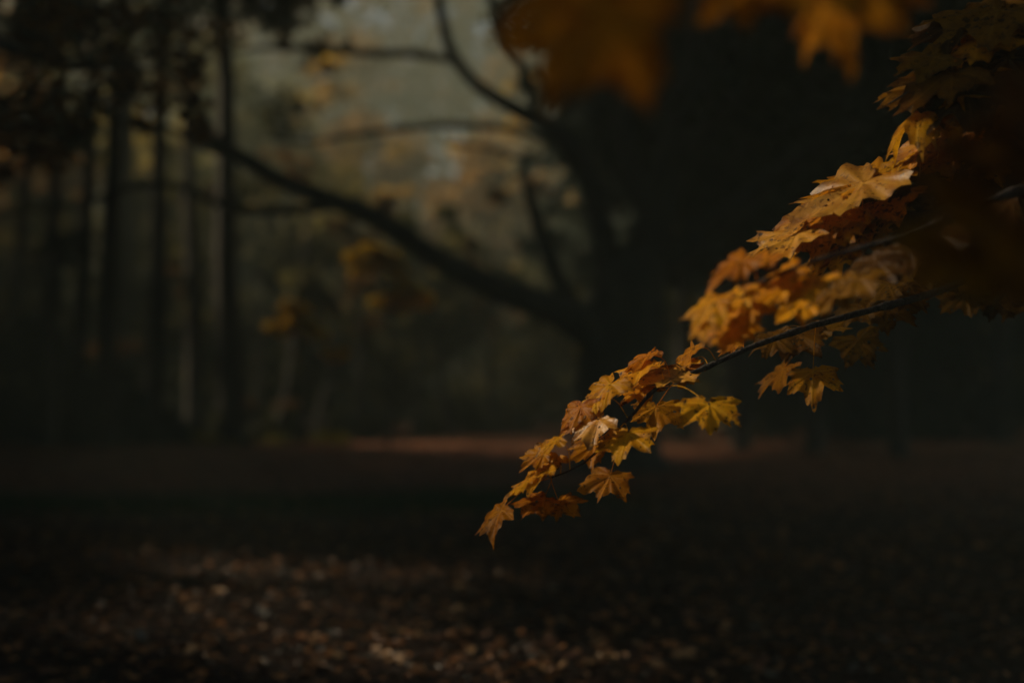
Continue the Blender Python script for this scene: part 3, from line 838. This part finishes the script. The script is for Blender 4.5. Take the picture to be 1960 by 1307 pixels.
sapling(745, 0, 'young tree with the brightest yellow leaves, just below the sweeping limb',
        [(712, 480, 36), (755, 497, 40), (700, 518, 22), (790, 562, 44), (745, 572, 28)], n=900, depth=28, leaf=.1, tone=(.6, 1))
sapling(575, 0, 'young tree with one flat spray of orange leaves near the row of trunks',
        [(545, 628, 24), (575, 622, 34), (604, 640, 20), (640, 680, 24), (560, 590, 26)], n=600, depth=28.3, leaf=.09, tone=(.3, .9))
sapling(490, 0, 'slim sapling with scattered small yellow leaves beside the thickest trunk', [(480, 770, 18), (555, 775, 18), (330, 520, 26), (350, 560, 18)], n=90, depth=30.5, tone=(.0, .5), mat='crown_rust')
sapling(205, 0, 'small sapling with dim brown leaves between the left trunks', [(205, 672, 34), (170, 680, 26), (245, 665, 24)], n=170, depth=30, tone=(.0, .4), mat='crown_rust')
sapling(550, 0, 'tall sapling with orange brown leaves high behind the limb', [(545, 302, 36), (580, 330, 34), (520, 345, 24), (420, 365, 36), (370, 380, 30)], n=260, depth=33, tone=(.3, .9), mat='crown_rust')

# low undergrowth at the wood's foot
def shrub(name, x, y, w, h, mat, label, seed, n=500, leaf=.05, tone=(.1, .8), cat='shrub', group=None):
    g_ = gpx(x, y); sc = g_.y / 2722.2
    W, H = w * sc, h * sc
    root = empty(name, g_)
    tag(root, label, cat, group)
    r_ = np.random.default_rng(seed)
    K = 60 if h > 100 else 14
    cs = np.stack([r_.uniform(-W / 2, W / 2, K), r_.uniform(-.5, .5, K), r_.uniform(.05, .8, K) * H], 1)
    cs[:, 2] *= 1 - (np.abs(cs[:, 0]) / (W / 2)) ** 2 * .5
    ch = []
    for c in cs[:8]:
        ch.append(tube(smooth_path([(Vector((c[0] * .5, c[1] * .5, -.02)), .014), (Vector(c) * .6 + Vector((0, 0, .05)), .009), (Vector(c), .004)], 3), 4))
    V, F = join(ch); mesh_obj('stem', V, F, M['twig'], root)
    V, F, T = leaf_cloud(cs, [max(H * (.2 if h > 100 else .32), .12)] * K, n // K, leaf, .7, seed, tone, .8)
    mesh_obj('foliage', V, F, M[mat], root, False, {'tone': T})
shrub('shrub', 405, 850, 150, 26, 'crown_lime', 'low yellow-green plant at the foot of the thickest left trunk', 41, 1600)
shrub('shrub', 625, 848, 76, 26, 'crown_lime', 'small yellow-green plant standing alone right of the row of trunks', 42, 1200)
shrub('shrub', 520, 848, 70, 22, 'crown_lime', 'dim yellow-green plant between the two brighter ones', 43, 220, tone=(0, .3))
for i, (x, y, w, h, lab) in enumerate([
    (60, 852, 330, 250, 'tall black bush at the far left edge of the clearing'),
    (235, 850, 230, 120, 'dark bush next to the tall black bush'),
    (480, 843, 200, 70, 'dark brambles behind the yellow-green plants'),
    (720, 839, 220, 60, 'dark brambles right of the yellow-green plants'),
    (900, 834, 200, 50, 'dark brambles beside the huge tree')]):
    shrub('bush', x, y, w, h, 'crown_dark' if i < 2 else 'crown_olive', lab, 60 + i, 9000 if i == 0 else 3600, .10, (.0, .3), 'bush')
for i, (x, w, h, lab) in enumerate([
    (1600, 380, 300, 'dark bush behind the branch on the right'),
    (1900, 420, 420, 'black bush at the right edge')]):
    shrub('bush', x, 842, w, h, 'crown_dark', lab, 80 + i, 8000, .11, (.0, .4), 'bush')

def undergrowth():
    g = np.random.default_rng(55)
    n = 950
    y = g.uniform(33, 60, n); x = g.uniform(-.45, .45, n) * y
    top = 3.9 + 1.6 * np.sin(x * .5 + 1) * np.sin(y * .3) + g.uniform(0, 1.6, n)
    z = g.random(n) ** .8 * top
    P_ = np.stack([x, y, z], 1)
    P_ = P_[[not in_shaft(q, .5) for q in P_]]; n = len(P_)
    V, F, T = leaf_cloud(P_, g.uniform(.5, 1.1, n), 90, .17, .8, 56, (.0, .6))
    w = mesh_obj('undergrowth', V, F, M['crown_olive'], None, False, {'tone': T})
    tag(w, 'dark tangled undergrowth between the trunks of the wood', 'undergrowth', kind='stuff')
undergrowth()

# dark reddish leafy branch hanging in the upper left
def hanging_branch():
    D = 11.0
    root = empty('oak_tree', (px(-420, 720, D).x, D, 0))
    tag(root, 'leafy dark tree at the left edge with red-brown leaves in the upper corner', 'tree')
    off = -root.location
    def part(name, V, F, m, **k):
        o = mesh_obj(name, V, F, m, root, **k); o.location = off; return o
    bx = root.location.x
    V, F = tube(smooth_path([(Vector((bx, D, -.1)), .34), (Vector((bx, D, .6)), .26), (Vector((bx + .1, D, 3)), .22), (Vector((bx, D, 6)), .16), (Vector((bx + .2, D, 9)), .08)], 5), 12, .04)
    part('trunk', V, F, M['bark'])
    ch = [tube(smooth_path([(Vector((bx + .1, D, 3.6)), .09), (px(-150, 60, D), .06), (px(60, 105, D), .045), (px(150, 130, D), .03), (px(260, 128, D), .02), (px(350, 165, D), .012), (px(395, 250, D), .006)], 5), 6, .05),
          tube(smooth_path([(Vector((bx + .1, D, 4.2)), .08), (px(-50, -60, D), .05), (px(120, 0, D), .03), (px(250, 20, D), .02), (px(330, 60, D), .008)], 5), 6, .05)]
    part('limb', *join(ch), M['bark'])
    blobs = [(320, 60, 40), (350, 115, 50), (375, 140, 34), (300, 190, 42), (370, 205, 34), (385, 250, 26), (230, 110, 50), (180, 190, 50), (120, 60, 60),
             (60, 170, 70), (20, 60, 70), (150, 240, 36), (200, 10, 50), (50, 270, 50), (260, 30, 44), (270, 240, 24), (90, 120, 60), (10, 240, 50),
             (-60, 120, 90), (-80, 240, 70), (-120, 0, 100), (60, -40, 80), (180, -60, 60), (330, -20, 30), (0, 330, 30),
             (90, 30, 70), (30, 120, 80), (140, 130, 70), (60, 240, 60), (210, 60, 55), (120, 200, 60), (-30, 30, 90), (250, 170, 44), (20, 300, 60), (100, 300, 45), (160, 20, 60), (290, 100, 40)]
    cs = [np.array(px(x, y, D + random.uniform(-.5, .9))) for x, y, r_ in blobs]
    rs = [r_ * D / 2722 for x, y, r_ in blobs]
    V, F, T = leaf_cloud(cs, rs, 60, .055, .85, 91, (.1, .7), 1)
    ch2 = [(V, F, T)]
    g = np.random.default_rng(92)
    c2 = [np.array([bx, D, 7]) + g.normal(0, 1, 3) * np.array([1.6, 1.8, 1.5]) for _ in range(90)]
    c2 = [c for c in c2 if c[0] < -.2 * c[1] - 1.2 or c[2] - 1.4 > .272 * c[1] + .9]
    V2, F2, T2 = leaf_cloud(c2, [.7] * len(c2), 90, .07, .7, 93, (.0, .5), 1)
    V = np.concatenate([V, V2]); F = np.concatenate([F, F2 + len(ch2[0][0])]); T = np.concatenate([T, T2])
    part('crown', V, F, M['crown_redbrown'], smooth=False, attrs={'tone': T})
hanging_branch()

# far wood that closes the horizon
def far_wood():
    g = np.random.default_rng(33)
    n = 3000
    y = g.uniform(95, 150, n); x = g.uniform(-.62, .62, n) * y
    z = g.uniform(.5, 44, n)
    V, F, T = leaf_cloud(np.stack([x, y, z], 1), g.uniform(2, 4.5, n), 26, .75, .8, 34, (.1, .8))
    w = mesh_obj('far_wood', V, F, M['crown_amber'], None, False, {'tone': T})
    tag(w, 'distant autumn wood dissolving into haze behind all the trees', 'wood', kind='stuff')
far_wood()

# ------------------------------------------------------------------ fallen leaves and grass
def litter(n, y0, y1, size, seed, tone_pow, name, label):
    g = np.random.default_rng(seed)
    u = g.random(n)
    Y = np.sqrt(y0 ** 2 + u * (y1 ** 2 - y0 ** 2))
    X = g.uniform(-.42, .42, n) * Y
    # fewer leaves on the grass strip
    keep = ~((Y > 14.6) & (Y < 17.4) & (X < 1.2) & (g.random(n) < .86))
    X, Y = X[keep], Y[keep]; n = len(X)
    star = np.array([(0, 1), (.22, .42), (.78, .62), (.46, .08), (.72, -.38), (.12, -.3), (0, -.5), (-.12, -.3), (-.72, -.38), (-.46, .08), (-.78, .62), (-.22, .42)])
    k = len(star)
    s = size * g.uniform(.45, 1.25, n)
    a = g.uniform(0, 6.283, n)
    tilt = g.normal(0, .30, n) ; tdir = g.uniform(0, 6.283, n)
    sq = g.uniform(.45, 1.0, n)
    lx = star[None, :, 0] * s[:, None] * sq[:, None]; ly = star[None, :, 1] * s[:, None]
    lz = (np.abs(star[None, :, 0]) * g.uniform(-.2, .7, n)[:, None] + star[None, :, 1] ** 2 * g.uniform(-.3, .5, n)[:, None]) * s[:, None] * .6
    lx, ly = lx * np.cos(a)[:, None] - ly * np.sin(a)[:, None], lx * np.sin(a)[:, None] + ly * np.cos(a)[:, None]
    dz = (lx * np.cos(tdir)[:, None] + ly * np.sin(tdir)[:, None]) * np.tan(np.clip(tilt, -.9, .9))[:, None]
    Z0 = ground_z(X, Y) + .012 + g.random(n) * .02
    P_ = np.stack([X[:, None] + lx, Y[:, None] + ly, Z0[:, None] + lz + np.abs(dz) * .4 + dz * .6 + .012], -1)
    C = np.stack([X, Y, Z0 + .006], -1)[:, None, :]
    V = np.concatenate([C, P_], 1).reshape(-1, 3)
    idx = np.arange(n, dtype=np.int32)[:, None, None] * (k + 1)
    tri = np.array([(0, 1 + i, 1 + (i + 1) % k) for i in range(k)], dtype=np.int32)[None]
    F = (idx + tri).reshape(-1, 3)
    T = np.repeat(g.random(n) ** tone_pow, k + 1)
    o = mesh_obj(name, V, F, M['litter'], None, False, {'tone': T})
    tag(o, label, 'leaf litter', kind='stuff')
litter(13000, 5.2, 12.5, .046, 71, .8, 'leaf_litter', 'thick carpet of small fallen leaves across the near clearing')
litter(17000, 12.5, 29, .05, 72, .45, 'leaf_litter', 'drift of fallen leaves across the far side of the clearing')  # far leaves given lighter tones to brighten that ground

def grass():
    g = np.random.default_rng(77)
    n = 16000
    X = g.uniform(-7, 1.8, n); Y = g.normal(15.9, .75, n)
    keep = g.random(n) < np.clip((1.9 - X) / 2.5, 0, 1)
    X, Y = X[keep], Y[keep]; n = len(X)
    Z = ground_z(X, Y) - .01
    h = g.uniform(.03, .09, n); w = .004
    a = g.uniform(0, 6.283, n); bx, by = g.normal(0, .025, n), g.normal(0, .025, n)
    v0 = np.stack([X - w * np.cos(a), Y - w * np.sin(a), Z], 1); v1 = np.stack([X + w * np.cos(a), Y + w * np.sin(a), Z], 1)
    v2 = np.stack([X + bx, Y + by, Z + h], 1)
    V = np.stack([v0, v1, v2], 1).reshape(-1, 3)
    o = mesh_obj('grass', V, np.arange(n * 3, dtype=np.int32).reshape(n, 3), M['grass'], None, False, {'tone': np.repeat(g.random(n), 3)})
    tag(o, 'strip of short green grass between two drifts of fallen leaves', 'grass', kind='stuff')
grass()

# the largest single fallen leaves, each a thing of its own
fl = []
for k in range(10):
    V, F, vein, rim = leaf_geometry(.05, 900 + k, droop=random.uniform(-.3, .7), fold=random.uniform(.2, .8), rings=(.5, 1.0))
    me_o = mesh_obj('fallen_leaf', V, F, M['fall_tan'], None, True)
    me = me_o.data
    bpy.data.objects.remove(me_o)
    fl.append(me)
meshes = {}
for key in ('fall_tan', 'fall_orange', 'fall_brown', 'fall_grey'):
    meshes[key] = []
    for me in fl:
        m2 = me.copy(); m2.materials.clear(); m2.materials.append(M[key]); meshes[key].append(m2)
words = {'fall_tan': ('pale tan fallen leaf lying on the dark litter', 'pale tan fallen leaves'),
         'fall_orange': ('orange brown fallen leaf lying on the dark litter', 'orange brown fallen leaves'),
         'fall_brown': ('dark brown fallen leaf lying on the litter', 'dark brown fallen leaves'),
         'fall_grey': ('greyish fallen leaf lying on the dark litter', 'greyish fallen leaves')}
def fallen(x, y, key, size, label=None, rot=None, tilt=.3):
    g_ = gpx(x, y)
    o = bpy.data.objects.new('fallen_leaf', random.choice(meshes[key]))
    COL.objects.link(o)
    o.location = (g_.x, g_.y, float(ground_z(g_.x, g_.y)) + .05)
    o.rotation_euler = (random.gauss(0, tilt), random.gauss(0, tilt), rot if rot is not None else random.uniform(0, 6.28))
    s = size / .08
    o.scale = (s, s * random.uniform(.6, 1), s)
    tag(o, label or words[key][0], 'leaf', None if label else words[key][1])
special = [(688, 1290, 'fall_orange', .13, 'star shaped orange leaf at the bottom edge, left of centre'),
           (640, 1268, 'fall_tan', .11, 'narrow tan leaf just above the star shaped orange one'),
           (606, 1291, 'fall_tan', .09, 'small tan leaf left of the star shaped orange one'),
           (800, 1222, 'fall_tan', .10, 'pale leaf standing out from the litter at lower centre left'),
           (1020, 1297, 'fall_tan', .12, 'long ragged pale leaf at the bottom edge near the middle'),
           (1262, 1288, 'fall_tan', .10, 'flat pale leaf at the bottom edge right of the middle'),
           (1215, 1250, 'fall_tan', .12, 'blurred yellowish leaf lying bottom centre right'),
           (965, 1198, 'fall_tan', .12, 'bright pale leaf in the middle of the near litter'),
           (400, 1285, 'fall_grey', .1, 'curled greyish leaf near the bottom edge at left'),
           (440, 1130, 'fall_orange', .08, 'small orange leaf alone on dark litter at left')]
for x, y, k, s, lab in special: fallen(x, y, k, s, lab, tilt=.2)
for i in range(280):
    y = 1310 - 300 * random.random() ** 1.5
    x = random.gauss(900, 420)
    if not 0 < x < 1960: x = random.uniform(100, 1900)
    fallen(x, y, random.choices(['fall_tan', 'fall_orange', 'fall_brown', 'fall_grey'], (4, 4, 3, 1.5))[0], random.uniform(.055, .115))

# ------------------------------------------------------------------ haze
def haze():
    x0, x1, y0, y1, z0, z1 = -130, 130, -25, 175, -1.2, 36
    V = [(x, y, z) for x in (x0, x1) for y in (y0, y1) for z in (z0, z1)]
    F = [(0, 1, 3, 2), (4, 6, 7, 5), (0, 4, 5, 1), (2, 3, 7, 6), (0, 2, 6, 4), (1, 5, 7, 3)]
    m = bpy.data.materials.new('haze'); m.use_nodes = True
    nt = m.node_tree
    nt.nodes.remove(nt.nodes['Principled BSDF'])
    v = nt.nodes.new('ShaderNodeVolumePrincipled')
    v.inputs['Color'].default_value = (0.76, 0.91, 0.76, 1)
    v.inputs['Density'].default_value = 0.0050
    v.inputs['Anisotropy'].default_value = 0.0
    nt.links.new(v.outputs[0], nt.nodes['Material Output'].inputs['Volume'])
    o = mesh_obj('haze', V, F, m, None, False)
    tag(o, 'thin grey autumn haze filling the wood and clearing', 'haze', kind='stuff')
haze()
